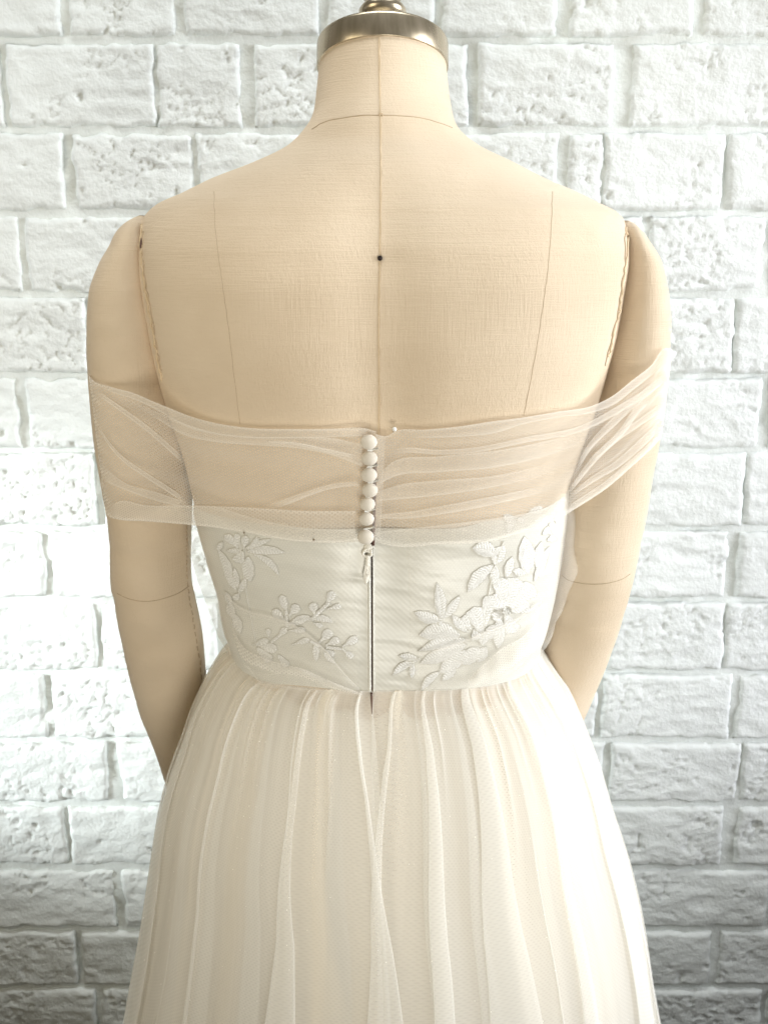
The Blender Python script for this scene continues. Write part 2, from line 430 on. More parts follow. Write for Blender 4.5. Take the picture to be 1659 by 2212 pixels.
torso = Body([  # v, left, right, half depth, centre depth, squareness, tilt
    (118, 689, 964, .0520, .056, 2.0, 17), (140, 689, 964, .0525, .054, 2.0, 16), (200, 684, 969, .054, .048, 2.0, 12),
    (245, 678, 976, .057, .042, 2.05, 8), (265, 671, 981, .060, .038, 2.1, 6), (285, 657, 992, .063, .033, 2.1, 4), (318, 622, 1034, .068, .028, 2.1, 1),
    (354, 548, 1109, .077, .020, 2.1, 0), (390, 455, 1180, .083, .014, 2.1, 0), (418, 398, 1246, .087, .010, 2.1, 0),
    (442, 345, 1294, .090, .007, 2.15, 0), (458, 326, 1325, .092, .005, 2.2, 0), (474, 315, 1340, .094, .004, 2.25, 0),
    (500, 309, 1347, .097, .002, 2.35, 0), (550, 308, 1350, .102, .0, 2.5, 0), (632, 317, 1338, .107, .0, 2.6, 0),
    (716, 332, 1323, .108, .0, 2.6, 0), (790, 347, 1304, .107, .002, 2.6, 0), (880, 372, 1278, .104, .005, 2.6, 0),
    (970, 402, 1245, .100, .008, 2.6, 0), (1065, 424, 1216, .096, .010, 2.55, 0), (1135, 442, 1210, .092, .012, 2.5, 0),
    (1200, 460, 1202, .088, .012, 2.5, 0), (1270, 481, 1188, .085, .012, 2.5, 0), (1340, 492, 1172, .083, .012, 2.5, 0),
    (1390, 505, 1160, .082, .012, 2.5, 0), (1450, 498, 1166, .088, .012, 2.4, 0), (1600, 440, 1220, .105, .010, 2.3, 0), (1750, 420, 1250, .11, .010, 2.3, 0)])
def back_shape(P):
    """spine hollow, shoulder blades and small dents on the side nearest the viewer"""
    x, y, z = P[..., 0], P[..., 1], P[..., 2]
    zc = lambda v, Y=-0.1: float(F(0, v, Y)[2])
    near = sstep(0.0, -0.05, y)
    d = 0.006 * np.exp(-((x + 0.003) / 0.028) ** 2) * sstep(zc(1500), zc(1100), z) * sstep(zc(330, -.05), zc(480), z)
    for sx in (-0.105, 0.105):
        d = d - 0.006 * np.exp(-((x - sx) / 0.055) ** 2 - ((z - zc(610)) / 0.06) ** 2)
    bx, _, bz = F(1283, 505, -0.06)
    d = d - 0.0028 * np.exp(-((x - bx) / 0.010) ** 2 - ((z - bz) / 0.012) ** 2)
    bx, _, bz = F(1272, 515, -0.06)
    d = d + 0.0018 * np.exp(-((x - bx) / 0.010) ** 2 - ((z - bz) / 0.010) ** 2)
    px, _, pz = F(820.5, 558, -0.1)                # the pin pulls the cloth in
    d = d + 0.0022 * np.exp(-((x - px) / 0.006) ** 2 - ((z - pz) / 0.008) ** 2)
    P = P.copy(); P[..., 1] = y + d * near
    return P
NT = 220
th = np.linspace(0, 2 * np.pi, NT, endpoint=False)
def body_mesh(B, shape=None):
    V = np.stack([ringpts(B.cx[i], B.a[i], B.b[i], B.cy[i], B.n[i], B.tau[i], B.z[i], th) for i in range(len(B.v))])
    if shape: V = shape(V)
    f = gfaces(len(B.v), NT, False, True).tolist()
    f += [list(range(NT))[::-1], list(range((len(B.v) - 1) * NT, len(B.v) * NT))]
    return V.reshape(-1, 3), f

form = thing("dress_form", "beige linen dress form with metal neck cap and fabric arms wearing the white gown", "dress form", (0, 0.02, 0.95))
TV, TF = body_mesh(torso, back_shape)
mk("torso", TV, TF, M_LINEN, form)

arm_left = Body([
    (466, 302, 318, .008, .000, 2, 0), (473, 290, 326, .020, .000, 2, 0), (486, 272, 334, .030, .000, 2, 0), (505, 256, 338, .036, .0, 2, 0),
    (529, 245, 344, .040, .0, 2.1, 0), (570, 222, 350, .044, .0, 2.1, 0), (631, 201, 358, .047, .0, 2.1, 0), (683, 196, 366, .048, .0, 2.1, 0),
    (734, 195, 376, .048, .002, 2.1, 0), (811, 197, 388, .047, .003, 2.1, 0), (880, 202, 398, .046, .004, 2.1, 0), (960, 210, 408, .044, .005, 2.1, 0),
    (1060, 226, 415, .042, .007, 2.1, 0), (1130, 238, 413, .040, .008, 2.1, 0), (1200, 242, 411, .039, .010, 2.1, 0), (1262, 243, 413, .038, .012, 2.1, 0),
    (1284, 250, 418, .037, .015, 2.1, 0), (1320, 255, 426, .037, .02, 2.1, 0), (1376, 266, 437, .036, .03, 2.1, 0), (1450, 282, 444, .035, .046, 2.1, 0), (1532, 304, 452, .034, .066, 2, 0),
    (1617, 338, 462, .032, .090, 2, 0), (1684, 359, 470, .030, .110, 2, 0), (1800, 400, 480, .027, .145, 2, 0), (1900, 435, 492, .022, .175, 2, 0)])
arm_right = Body([
    (477, 1345, 1358, .006, .0, 2, 0), (484, 1340, 1366, .018, .0, 2, 0), (498, 1334, 1379, .028, .0, 2, 0), (521, 1330, 1395, .035, .0, 2, 0), (565, 1326, 1420, .041, .0, 2.1, 0),
    (606, 1318, 1431, .045, .0, 2.1, 0), (644, 1308, 1437, .047, .0, 2.1, 0), (709, 1296, 1440, .048, .0, 2.1, 0), (760, 1284, 1438, .048, .002, 2.1, 0), (850, 1262, 1430, .047, .003, 2.1, 0),
    (951, 1238, 1418, .045, .005, 2.1, 0), (1028, 1220, 1405, .043, .006, 2.1, 0), (1106, 1206, 1393, .041, .008, 2.1, 0), (1167, 1198, 1381, .040, .009, 2.1, 0), (1244, 1188, 1365, .038, .012, 2.1, 0),
    (1278, 1184, 1357, .037, .014, 2.1, 0), (1342, 1172, 1338, .036, .022, 2.1, 0), (1405, 1162, 1317, .035, .034, 2.1, 0), (1460, 1152, 1296, .034, .048, 2, 0), (1520, 1142, 1271, .033, .066, 2, 0),
    (1600, 1130, 1234, .031, .09, 2, 0), (1750, 1100, 1170, .027, .135, 2, 0), (1880, 1075, 1120, .020, .175, 2, 0)])
def elbow_wrinkle(vs, amp):
    def fn(V):
        x, z = V[..., 0], V[..., 2]
        for (v, a) in vs:
            zc = float(F(0, v, -0.03)[2])
            g = a * np.exp(-((z - zc - 0.05 * np.abs(x - x.mean())) / 0.006) ** 2)
            V = V.copy(); V[..., 1] += g
        V[..., 1] += amp * fbm(x * 30, z * 40, 3, 2)
        return V
    return fn
ALV, ALF = body_mesh(arm_left, elbow_wrinkle([(1205, .0012), (1300, .0008)], .0014))
ARV, ARF = body_mesh(arm_right, elbow_wrinkle([(1195, .0012), (1365, .0012), (1310, .0008)], .0014))
arm_l = mk("arm", ALV, ALF, M_LINEN, form); arm_l['label'] = "left fabric arm in shade with stitched inner seam"
arm_r = mk("arm", ARV, ARF, M_LINEN, form); arm_r['label'] = "right fabric arm lit by the window"

def bvh_of(*vf):
    V, f = joingeo(vf); return BVHTree.FromPolygons([tuple(p) for p in V], f)
BT = bvh_of((TV, TF)); BA = bvh_of((TV, TF), (ALV, ALF), (ARV, ARF))
def cast(bvh, u, v, off=0.0):
    """where the photo's sight line meets a surface; off lifts the point along its normal"""
    dx, dy, dz = ray(u, v)
    h, n, i, d = bvh.ray_cast(Vector((0, CAM_Y, CAM_Z)), Vector((float(dx), float(dy), float(dz))).normalized())
    if h is None: return None
    if n.y > 0: n = -n
    return np.array(h + n * off)
def castline(bvh, pts, n, off=0.0, wob=0.0, sd=1):
    out = []
    for k, (u, v) in enumerate(poly(pts, n)):
        w = wob * vnoise(np.array([k * 0.45]), np.array([0.3]), sd)[0] * 2
        p = cast(bvh, u + w, v, off)
        if p is not None: out.append(p)
    return np.array(out)
def seam(name, bvh, pts, r, mat, parent, n=60, off=0.0, wob=0.0, sd=1):
    P = castline(bvh, pts, n, off, wob, sd)
    V, f = tubegeo(P, r, 6); return mk(name, V, f, mat, parent)

seam("centre_seam", BT, [(820, 80), (821, 150), (823, 250), (824, 400), (822, 558), (820, 700), (821, 850), (820, 945)], .00042, M_SEAM, form, 120, 0.0000, 1.0)
P = castline(BT, [(818.6, 80), (819.6, 150), (821.6, 250), (822.6, 400), (820.6, 558), (818.6, 700), (819.6, 850), (818.6, 945)], 120, .0001)
mk("seam_allowance", *tubegeo(P, .00045, 6), M_PIPE, form)
seam("neck_seam", BT, [(674, 279), (700, 264), (740, 255), (790, 249), (823, 249), (860, 250), (910, 255), (950, 266), (976, 276)], .00045, M_SEAM, form, 70, 0, 1.0)
for pts in ([(463, 414), (465, 480), (474, 560), (485, 640), (496, 720), (507, 820), (519, 915)],
            [(1193, 414), (1190, 500), (1181, 600), (1170, 680), (1160, 745), (1148, 810), (1131, 898)]):
    seam("panel_seam", BT, pts, .00024, M_SEAM, form, 80, 0, 0.8)
seam("armhole_piping", BA, [(309, 486), (306, 520), (309, 570), (318, 640), (327, 690), (336, 740), (345, 790), (352, 822)], .0010, M_PIPE, form, 70, .0004, 3.0, 3)
seam("armhole_piping", BA, [(1350, 492), (1354, 520), (1351, 560), (1343, 620), (1334, 680), (1322, 730), (1312, 770)], .0010, M_PIPE, form, 70, .0004, 3.0, 5)
seam("armhole_thread", BA, [(312, 500), (309, 540), (314, 590), (323, 650), (332, 700), (342, 760), (350, 800)], .0005, M_SEAM, form, 60, .0003, 2.0, 4)
seam("armhole_thread", BA, [(1349, 505), (1350, 560), (1341, 620), (1330, 690), (1316, 745), (1305, 790)], .0005, M_SEAM, form, 60, .0003, 2.0, 6)
BL = bvh_of((ALV, ALF)); BR = bvh_of((ARV, ARF))
seam("elbow_seam", BL, [(254, 1282), (275, 1292), (300, 1298), (330, 1298), (360, 1291), (390, 1279), (409, 1266)], .00036, M_SEAM, form, 40, .0001)
seam("elbow_seam", BR, [(1214, 1243), (1225, 1252), (1250, 1259), (1285, 1262), (1320, 1258), (1345, 1250), (1360, 1240)], .00036, M_SEAM, form, 40, .0001)
P = castline(BL, [(404, 1132), (403, 1200), (405, 1250), (409, 1290), (416, 1330), (424, 1380), (431, 1420), (436, 1470)], 110, .0002, 1.4, 8)
st = [tubegeo(P[k:k + 4], .00055, 5) for k in range(0, len(P) - 4, 5)]
mk("arm_stitching", *joingeo(st), M_SEAM, arm_l)
# dark bead laid on as the shade inside the left armhole's opening
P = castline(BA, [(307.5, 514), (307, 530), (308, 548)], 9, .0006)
mk("armhole_gap_shade", *tubegeo(P, .0011 * np.sin(np.linspace(0.15, math.pi - .15, len(P))), 6), M_BROWN, form)
# neck cap
tau = R(17.0)
cz, ccy, cb = torso.at(float(torso.z[0]))[0], torso.cy[0], 0
i0 = 0
ca = torso.a[i0]; cb = torso.b[i0]
C0 = np.array([torso.cx[i0], torso.cy[i0], torso.z[i0]])
ax_n = np.array([0, math.sin(tau), math.cos(tau)]); ax_y = np.array([0, math.cos(tau), -math.sin(tau)])
def capM(V):
    return C0 + V[:, :1] * np.array([1, 0, 0]) + V[:, 1:2] * ax_y * (cb / ca) + V[:, 2:] * ax_n
r_ = ca + .0016
CAPH = 0.0088
cap = mk("neck_cap", *lathegeo([(r_ - .003, -.0118), (r_ - .0002, -.0118), (r_, -.0113), (r_, CAPH - .003), (r_ - .0004, CAPH - .0012), (r_ - .0016, CAPH - .0002), (r_ - .004, CAPH), (.03, CAPH + .001), (.002, CAPH + .0015)], capM, 96), M_METAL, form)
kz = CAPH + .001
mk("finial", *lathegeo([(.0185, kz - .002), (.0180, kz + .001), (.0150, kz + .005), (.0125, kz + .009), (.0117, kz + .0125), (.0120, kz + .0155), (.0138, kz + .0175), (.018, kz + .020), (.0195, kz + .0235), (.0195, kz + .0265), (.017, kz + .030), (.012, kz + .0335), (.013, kz + .036), (.018, kz + .041), (.0205, kz + .050), (.018, kz + .059), (.011, kz + .065), (.002, kz + .067)], capM, 64), M_METAL, form)
# small ring stud where the neck seam meets the centre seam
p = cast(BT, 823, 249.5, .0006)
tt = np.linspace(0, 2 * np.pi, 17)[:-1]
ring = np.stack([p[0] + .0013 * np.cos(np.r_[tt, tt[:1]]), p[1] + 0 * np.r_[tt, tt[:1]], p[2] + .0013 * np.sin(np.r_[tt, tt[:1]])], 1)
mk("eyelet", *tubegeo(ring, .0004, 6, False), M_PIPE, form)

# ------------------------------------------------------------------ wedding dress
dress = thing("wedding_dress", "white off shoulder wedding gown with lace bodice and full tulle skirt", "dress", (0, 0.0, 0.75))
# bodice
z_seam_side = float(F(505, 1388, .012)[2]); z_seam_back = float(F(800, 1497, -.074)[2])
z_top = float(F(800, 1146, -.088)[2])
NB, NZ = 320, 90
XS = float(F(803, 1350, -.08)[0])
def bodice_ring(z, off, gapw, k):
    cx, a, b, cy, n, _ = torso.at(z)
    q1 = (XS + gapw - cx) / (a + off); q2 = (XS - gapw - cx) / (a + off)
    f = lambda q: math.asin(np.sign(q) * abs(q) ** (n / 2))
    t = np.linspace(-math.pi / 2 + f(q1), 3 * math.pi / 2 + f(q2), k)
    return t, ringpts(cx, a, b, cy, n, 0, z, t, off)
def seam_drop(P):      # the waist seam dips a little at the centre back
    return (z_seam_back - z_seam_side) * sstep(0.0, -0.06, P[..., 1])
BVv = []
for j in range(NZ):
    f = j / (NZ - 1)
    z = z_top + (z_seam_side - z_top) * f
    t, P = bodice_ring(z, .0008 + .0027 * min(1, f / .07) - .0020 * f ** 5, .0012, NB)
    P[:, 2] += seam_drop(P) * f
    # neckline rises towards the sides
    P[:, 2] += (1 - f) ** 3 * (0.024 * sstep(0.05, 0.15, P[:, 0]) + .004 * sstep(.05, .15, -P[:, 0]))
    wr = .0011 * fbm(P[:, 0] * 9 + 3, P[:, 2] * 60, 11, 3) + .0009 * fbm(P[:, 0] * 14 + 9, P[:, 2] * 110 + 2 * np.sin(P[:, 0] * 16), 15, 2)
    P = back_shape(P); P[:, 1] -= wr * 1.3 * (P[:, 1] < 0)
    BVv.append(P)
BVv = np.array(BVv)
BF = gfaces(NZ, NB)
bodice = mk("bodice", BVv, BF, M_SATIN, dress)
BB = bvh_of((BVv.reshape(-1, 3), BF)); BALL = bvh_of((TV, TF), (ALV, ALF), (ARV, ARF), (BVv.reshape(-1, 3), BF))
# zip: dark tape in the slit, rolled lips either side
tape = np.stack([np.stack([torso_pt for torso_pt in ringpts(*torso.at(z)[:5], 0, z, np.linspace(-math.pi / 2 - .16, -math.pi / 2 - .02, 9), .0006)]) for z in np.linspace(z_top - .002, z_seam_back + .0015, 30)])
tape = back_shape(tape)
mk("zip_tape", tape, gfaces(30, 9), M_BROWN, dress)
lip = BVv[:, -1].copy(); lip[:, 0] -= .0002
mk("zip_lip", *tubegeo(lip + np.array([-.0004, -.0003, 0]), .0013, 8), M_SATIN, dress)
lip = BVv[:, 0].copy()
mk("zip_lip", *tubegeo(lip + np.array([.0003, -.0001, 0]), .0008, 8), M_SATIN, dress)

# skirt
skirt_rows = np.array([  # v, left, right, half depth, centre depth
    (1388, 503, 1162, .0855, .012), (1400, 489, 1168, .0875, .012), (1419, 471, 1180, .090, .012), (1458, 446, 1208, .099, .012), (1484, 432, 1226, .105, .012), (1525, 415, 1246, .113, .012), (1568, 401, 1265, .120, .012),
    (1646, 372, 1296, .132, .012), (1746, 346, 1326, .145, .012), (1850, 329, 1361, .158, .012), (1990, 307, 1394, .172, .012), (2100, 286, 1411, .182, .012), (2212, 266, 1432, .192, .012), (2500, 215, 1480, .215, .012), (2800, 170, 1525, .235, .012)], float)
def skirt_at(v):
    L, Rr, b, cy = [pchip(v, skirt_rows[:, 0], skirt_rows[:, k]) for k in range(1, 5)]
    xl, _, z = F(L, v, cy); xr, _, _ = F(Rr, v, cy)
    return (xl + xr) / 2, (xr - xl) / 2, b, cy, z
SV = np.concatenate([np.linspace(1388, 1470, 16)[:-1], np.linspace(1470, 2800, 70)])
S_BACK = np.linspace(math.pi, 2 * math.pi, 1500, endpoint=False)
S_ALL = np.concatenate([S_BACK, np.linspace(2 * math.pi, 3 * math.pi, 360, endpoint=False)])
NS = len(S_ALL)
S_SLIT = 1.5 * math.pi - 0.03
def skirt_layer(name, mat, sd, nfold, wr, hr, ovr, inset, ngath, extra=()):
    """cloth hung from the waist seam in irregular folds that turn over on themselves"""
    rs = np.random.default_rng(sd)
    base = (np.arange(nfold) + rs.uniform(-.42, .42, nfold)) / nfold * 2 * np.pi + math.pi
    folds = [(c, rs.uniform(*wr), rs.uniform(*hr), rs.uniform(*ovr), rs.uniform(-.22, .22), rs.uniform(-.17, -.02)) for c in base] + list(extra)
    fine = [(c, rs.uniform(.008, .022), rs.uniform(.0006, .0022), rs.uniform(.015, .085) * (1 + rs.random() ** 4)) for c in rs.uniform(math.pi, 3 * math.pi, ngath)]
    V = []; z0 = float(skirt_at(SV[0])[4])
    for v in SV:
        cx, a, b, cy, z = [float(q) for q in skirt_at(v)]
        g = z0 - z; f = min(1.3, g / 0.40)
        t = S_ALL.copy(); rr = np.zeros(NS)
        for c, w, h, o, dr, st in folds:
            on = float(sstep(st - .02, st + .16, np.array(g)))
            d = (S_ALL - c - dr * g * .5) / (w * (.30 + 1.15 * f))
            e = np.exp(-d * d)
            t -= o * on * w * (.30 + 1.15 * f) * 2.2 * d * e
            rr += h * (.10 + .90 * on) * (.35 + .65 * f) * e
        for c, w, h, le in fine:
            d = (S_ALL - c) / w
            k = math.exp(-(g / le) ** 2) * float(sstep(0, .006, np.array(g)))
            rr += h * k * np.exp(-d * d)
            t -= .5 * k * w * d * np.exp(-d * d)
        rr -= rr.mean() + .9 * rr.std()
        rr -= .006 * f * np.exp(-((S_ALL - S_SLIT) / .035) ** 2)
        rr -= inset * (.6 + .4 * float(sstep(0, .05, np.array(g)))) * (1 + .8 * f)
        c_, q = np.cos(t), np.sin(t)
        n = 2.5 - 0.45 * min(1, g / 0.2)
        P = np.stack([cx + (a + rr) * np.sign(c_) * np.abs(c_) ** (2 / n), cy + (b + rr) * np.sign(q) * np.abs(q) ** (2 / n), z + 0 * c_], 1)
        P[:, 2] += seam_drop(P) * math.exp(-g / 0.10) + .0012
        V.append(P)
    V = np.array(V)
    ln = np.r_[0, np.cumsum(np.linalg.norm(np.diff(V[:, 750], axis=0), axis=1))]
    uv = np.stack(np.meshgrid(ln, S_ALL * .18, indexing='ij'), -1)
    return mk(name, V, gfaces(len(SV), NS, False, True), mat, dress, uv=uv, edge=np.zeros(V.shape[:2])), V
SKF = gfaces(len(SV), NS, False, True)
lining, LV = skirt_layer("skirt_lining", M_LINING, 21, 26, (.06, .13), (.004, .013), (0, .3), .0060, 10)
ov1, OV1 = skirt_layer("skirt_tulle", M_SKIRT, 5, 22, (.035, .095), (.003, .008), (.5, 1.8), .0030, 80)
ov2, OV2 = skirt_layer("skirt_tulle", M_SKIRT, 9, 17, (.04, .10), (.003, .008), (.6, 1.9), .0, 70,
    [(S_SLIT - .06, .034, .006, 1.4, .03, -.1), (S_SLIT + .06, .030, .006, 1.5, -.05, -.12), (S_SLIT + .19, .045, .008, 1.6, .08, -.1), (S_SLIT - .30, .05, .009, 1.7, -.12, -.1)])
BS = bvh_of((OV2.reshape(-1, 3), SKF)); BSL = bvh_of((LV.reshape(-1, 3), SKF))
# the zip's slit runs on into the skirt
P = castline(BS, [(802.5, 1488), (803, 1510), (804, 1542)], 12, .0012)
mk("skirt_slit", *tubegeo(P, np.linspace(.0012, .0002, len(P)), 6), M_BROWN, dress)
# glitter
g = []
for k in range(1100):
    i = rng.integers(8, 62); j = rng.integers(0, 1500)
    src = OV2 if k % 2 else OV1
    p = src[i, j]
    if p[1] > 0.05: continue
    sc = rng.uniform(.00022, .00048)
    d1 = rng.normal(size=3); d1 /= np.linalg.norm(d1); d2 = np.cross(d1, rng.normal(size=3)); d2 /= np.linalg.norm(d2)
    c = p + np.array([0, -.0012, 0])
    g.append((np.array([c + sc * d1, c + sc * d2, c - sc * d1, c - sc * d2, c + sc * np.cross(d1, d2), c - sc * np.cross(d1, d2)]),
              [[0, 1, 4], [1, 2, 4], [2, 3, 4], [3, 0, 4], [1, 0, 5], [2, 1, 5], [3, 2, 5], [0, 3, 5]]))
gl = mk("glitter", *joingeo(g), M_GLIT, dress, smooth=False); gl['kind'] = 'stuff'

# ------------------------------------------------------------------ taut surface for the tulle swag
gx = np.linspace(-.31, .31, 249); gz = np.linspace(float(F(0, 1260, -.1)[2]), float(F(0, 700, -.1)[2]) + .03, 120)
E = np.full((len(gx), len(gz)), np.nan)
for j, z in enumerate(gz):
    for i, x in enumerate(gx):
        h, n, k, d = BALL.ray_cast(Vector((x, -1, z)), Vector((0, 1, 0)), 1.1)
        if h is not None: E[i, j] = h.y
    ok = np.where(~np.isnan(E[:, j]))[0]
    pts = [(gx[i], E[i, j]) for i in ok]
    hull = []
    for q in pts:                              # lower hull: cloth pulled taut over the back and the arms
        while len(hull) >= 2 and (hull[-1][0] - hull[-2][0]) * (q[1] - hull[-2][1]) - (hull[-1][1] - hull[-2][1]) * (q[0] - hull[-2][0]) <= 0: hull.pop()
        hull.append(q)
    hx = np.array([q[0] for q in hull]); hy = np.array([q[1] for q in hull])
    E[:, j] = np.interp(gx, hx, hy)
ker = np.array([1, 3, 5, 3, 1.]) / 13
for _ in range(2):
    E = np.apply_along_axis(lambda c: np.convolve(np.pad(c, 2, mode='edge'), ker, 'valid'), 0, E)
    E = np.apply_along_axis(lambda c: np.convolve(np.pad(c, 2, mode='edge'), ker, 'valid'), 1, E)
def Esamp(x, z):
    fx = np.clip((x - gx[0]) / (gx[1] - gx[0]), 0, len(gx) - 1.001); fz = np.clip((z - gz[0]) / (gz[1] - gz[0]), 0, len(gz) - 1.001)
    i, j = fx.astype(int), fz.astype(int); a, b = fx - i, fz - j
    return (E[i, j] * (1 - a) + E[i + 1, j] * a) * (1 - b) + (E[i, j + 1] * (1 - a) + E[i + 1, j + 1] * a) * b
def on_taut(u, v, off):
    Y = np.full(np.shape(u), -.08)
    for _ in range(12):
        x, y, z = F(u, v, Y); Y = 0.5 * Y + 0.5 * (Esamp(x, z) - off)
    x, y, z = F(u, v, Y)
    return np.stack([x, y, z], -1)
def sheet(name, top, bot, mat, parent, nu=120, nv=20, off=.003, relief=None, edges=(1, 1), wrap=None, fade=None):
    T, B = poly(top, nu), poly(bot, nu)
    w = np.linspace(0, 1, nv)[None, :]
    U = T[:, :1] * (1 - w) + B[:, :1] * w; V_ = T[:, 1:] * (1 - w) + B[:, 1:] * w
    s = np.linspace(0, 1, nu)[:, None]
    o = off + (relief(s, w) if relief is not None else 0 * U)
    P = on_taut(U, V_, o)
    if wrap is not None:                       # carry the cloth on round the arm to the front
        i, arm, sgn = wrap
        cols = []
        for phi in np.linspace(0.25, 2.3, 10):
            c = []
            for j in range(nv):
                z = P[i, j, 2]; cx, a, b, cy, n, _ = arm.at(z)
                xo = P[i, j, 0]; aa = abs(xo - cx)
                c.append([cx + sgn * aa * math.cos(phi), P[i, j, 1] + (cy - P[i, j, 1] + b + .004) * math.sin(min(phi, 1.57)), z])
            cols.append(c)
        cols = np.array(cols)
        P = np.concatenate([cols[::-1], P]) if i == 0 else np.concatenate([P, cols])
    n = P.shape[0]
    du = np.linalg.norm(np.diff(P, axis=0), axis=2).mean(1); dv = np.linalg.norm(np.diff(P, axis=1), axis=2).mean(0)
    uu = np.r_[0, np.cumsum(du)]; vv = np.r_[0, np.cumsum(dv)]
    uv = np.stack(np.meshgrid(uu, vv, indexing='ij'), -1)
    wpx = np.broadcast_to(np.linspace(0, 1, nv)[None], (n, nv)); span = max(vv[-1], 1e-4)
    ew = .0012 / span
    ed = edges[0] * np.exp(-(wpx / ew) ** 2) + edges[1] * np.exp(-((1 - wpx) / ew) ** 2)
    thin = None
    if fade is not None:
        q = np.linspace(0, 1, n)[:, None]
        k = (sstep(0, fade[0], q) if fade[0] else 1.0) * (sstep(1, 1 - fade[1], q) if fade[1] else 1.0)
        thin = np.broadcast_to(1 - k, (n, nv)); ed = ed * k
    return mk(name, P, gfaces(n, nv), mat, parent, uv=uv, edge=ed, thin=thin)

def rel_left(s, w):
    r = .0009 * np.sin(7 * w * 3.14 + 4 * s + 1.2 * np.sin(5 * s)) * (0.35 + 0.65 * (1 - s)) + .0010 * fbm(s * 6 + 0 * w, w * 9 + 0 * s, 4, 3)
    return r + .0055 * np.exp(-s / .035) * np.abs(np.sin(w * 17 + .4))
def rel_right(s, w):
    r = .0009 * np.sin(8 * w * 3.14 - 3 * s + np.sin(4 * s)) * (0.5 + 0.6 * s) + .0012 * fbm(s * 5 + 0 * w, w * 10 + 0 * s, 14, 3)
    return r + .0075 * np.exp(-(1 - s) / .035) * np.abs(np.sin(w * 12 + .6))
swag_l = sheet("tulle_swag", [(192, 811), (205, 824), (241, 836), (289, 849), (329, 866), (373, 884), (414, 900), (467, 914), (524, 923), (640, 927), (716, 926), (793, 926), (812, 932)],
      [(229, 1110), (240, 1118), (255, 1122), (312, 1126), (411, 1134), (442, 1137), (524, 1149), (640, 1169), (691, 1173), (760, 1171), (806, 1168)],
      M_TULLE, dress, 170, 60, .0035, rel_left, (1.0, 1.0), (0, arm_left, -1))
swag_l['label'] = "left half of the sheer swag drawn from the buttons round the shaded arm"
swag_r = sheet("tulle_swag", [(812, 938), (835, 942), (853, 932), (922, 928), (986, 922), (1066, 910), (1122, 903), (1207, 889), (1277, 877), (1320, 857), (1362, 824), (1405, 790), (1440, 752), (1452, 756)],
      [(803, 1168), (830, 1176), (858, 1181), (948, 1176), (1066, 1168), (1130, 1149), (1212, 1117), (1249, 1095), (1306, 1058), (1362, 1010), (1405, 970), (1428, 945)],
      M_TULLE, dress, 170, 60, .0035, rel_right, (1.0, 1.0), (-1, arm_right, 1))
swag_r['label'] = "right half of the sheer swag drawn from the buttons round the lit arm"
def fold(top, bot, par, off=.0055, mat=None, nv=8, edges=(.8, .8), amp=.0006, fade=(.14, .14)):
    rl = lambda s, w: amp * np.sin(3.14 * w) + .0004 * fbm(s * 12 + 0 * w, w * 2 + 0 * s, 3, 2)
    return sheet("tulle_fold", top, bot, mat or M_FOLD, par, 90, nv, off, rl, edges, None, fade)
# left folds
fold([(197, 815), (241, 836), (289, 849), (329, 866), (373, 884), (414, 900), (467, 914), (524, 923), (640, 927), (793, 926)],
     [(199, 822), (241, 846), (289, 862), (329, 880), (373, 905), (414, 926), (467, 938), (524, 945), (640, 946), (790, 942)], swag_l, fade=(.1, .0))
fold([(250, 850), (306, 876), (345, 892), (400, 915), (467, 935), (560, 944), (639, 944), (716, 946), (782, 960)],
     [(250, 853), (306, 884), (345, 908), (400, 940), (467, 955), (560, 962), (639, 968), (716, 983), (782, 1007)], swag_l, .007, fade=(.3, .0))
fold([(199, 838), (232, 858), (273, 886), (330, 928), (372, 965), (408, 1000)], [(199, 845), (230, 866), (268, 894), (322, 935), (366, 974), (404, 1008)], swag_l)
fold([(205, 905), (228, 942), (262, 982), (320, 1023), (374, 1058), (412, 1086)], [(205, 910), (226, 948), (258, 989), (314, 1031), (368, 1066), (408, 1092)], swag_l)
fold([(215, 1000), (230, 1012), (271, 1043), (340, 1064), (412, 1088)], [(216, 1030), (230, 1040), (271, 1058), (340, 1082), (412, 1100)], swag_l)
fold([(228, 1100), (262, 1082), (312, 1091), (411, 1092), (500, 1095), (594, 1100), (640, 1103), (768, 1104)],
     [(229, 1109), (255, 1121), (312, 1125), (411, 1133), (442, 1136), (524, 1148), (640, 1168), (691, 1172), (765, 1171)], swag_l, .006, M_TULLE, fade=(.06, .0))
fold([(420, 1092), (470, 1095), (524, 1112), (640, 1138), (768, 1146)], [(420, 1132), (442, 1136), (524, 1148), (640, 1168), (773, 1170)], swag_l, .007, fade=(.2, .0))
fold([(560, 1098), (600, 1084), (639, 1070), (716, 1046), (772, 1040)], [(575, 1102), (610, 1094), (645, 1080), (716, 1056), (780, 1048)], swag_l, .0065, fade=(.3, .03))
fold([(560, 952), (640, 956), (700, 968), (780, 985)], [(560, 956), (640, 962), (700, 976), (780, 994)], swag_l, .008)
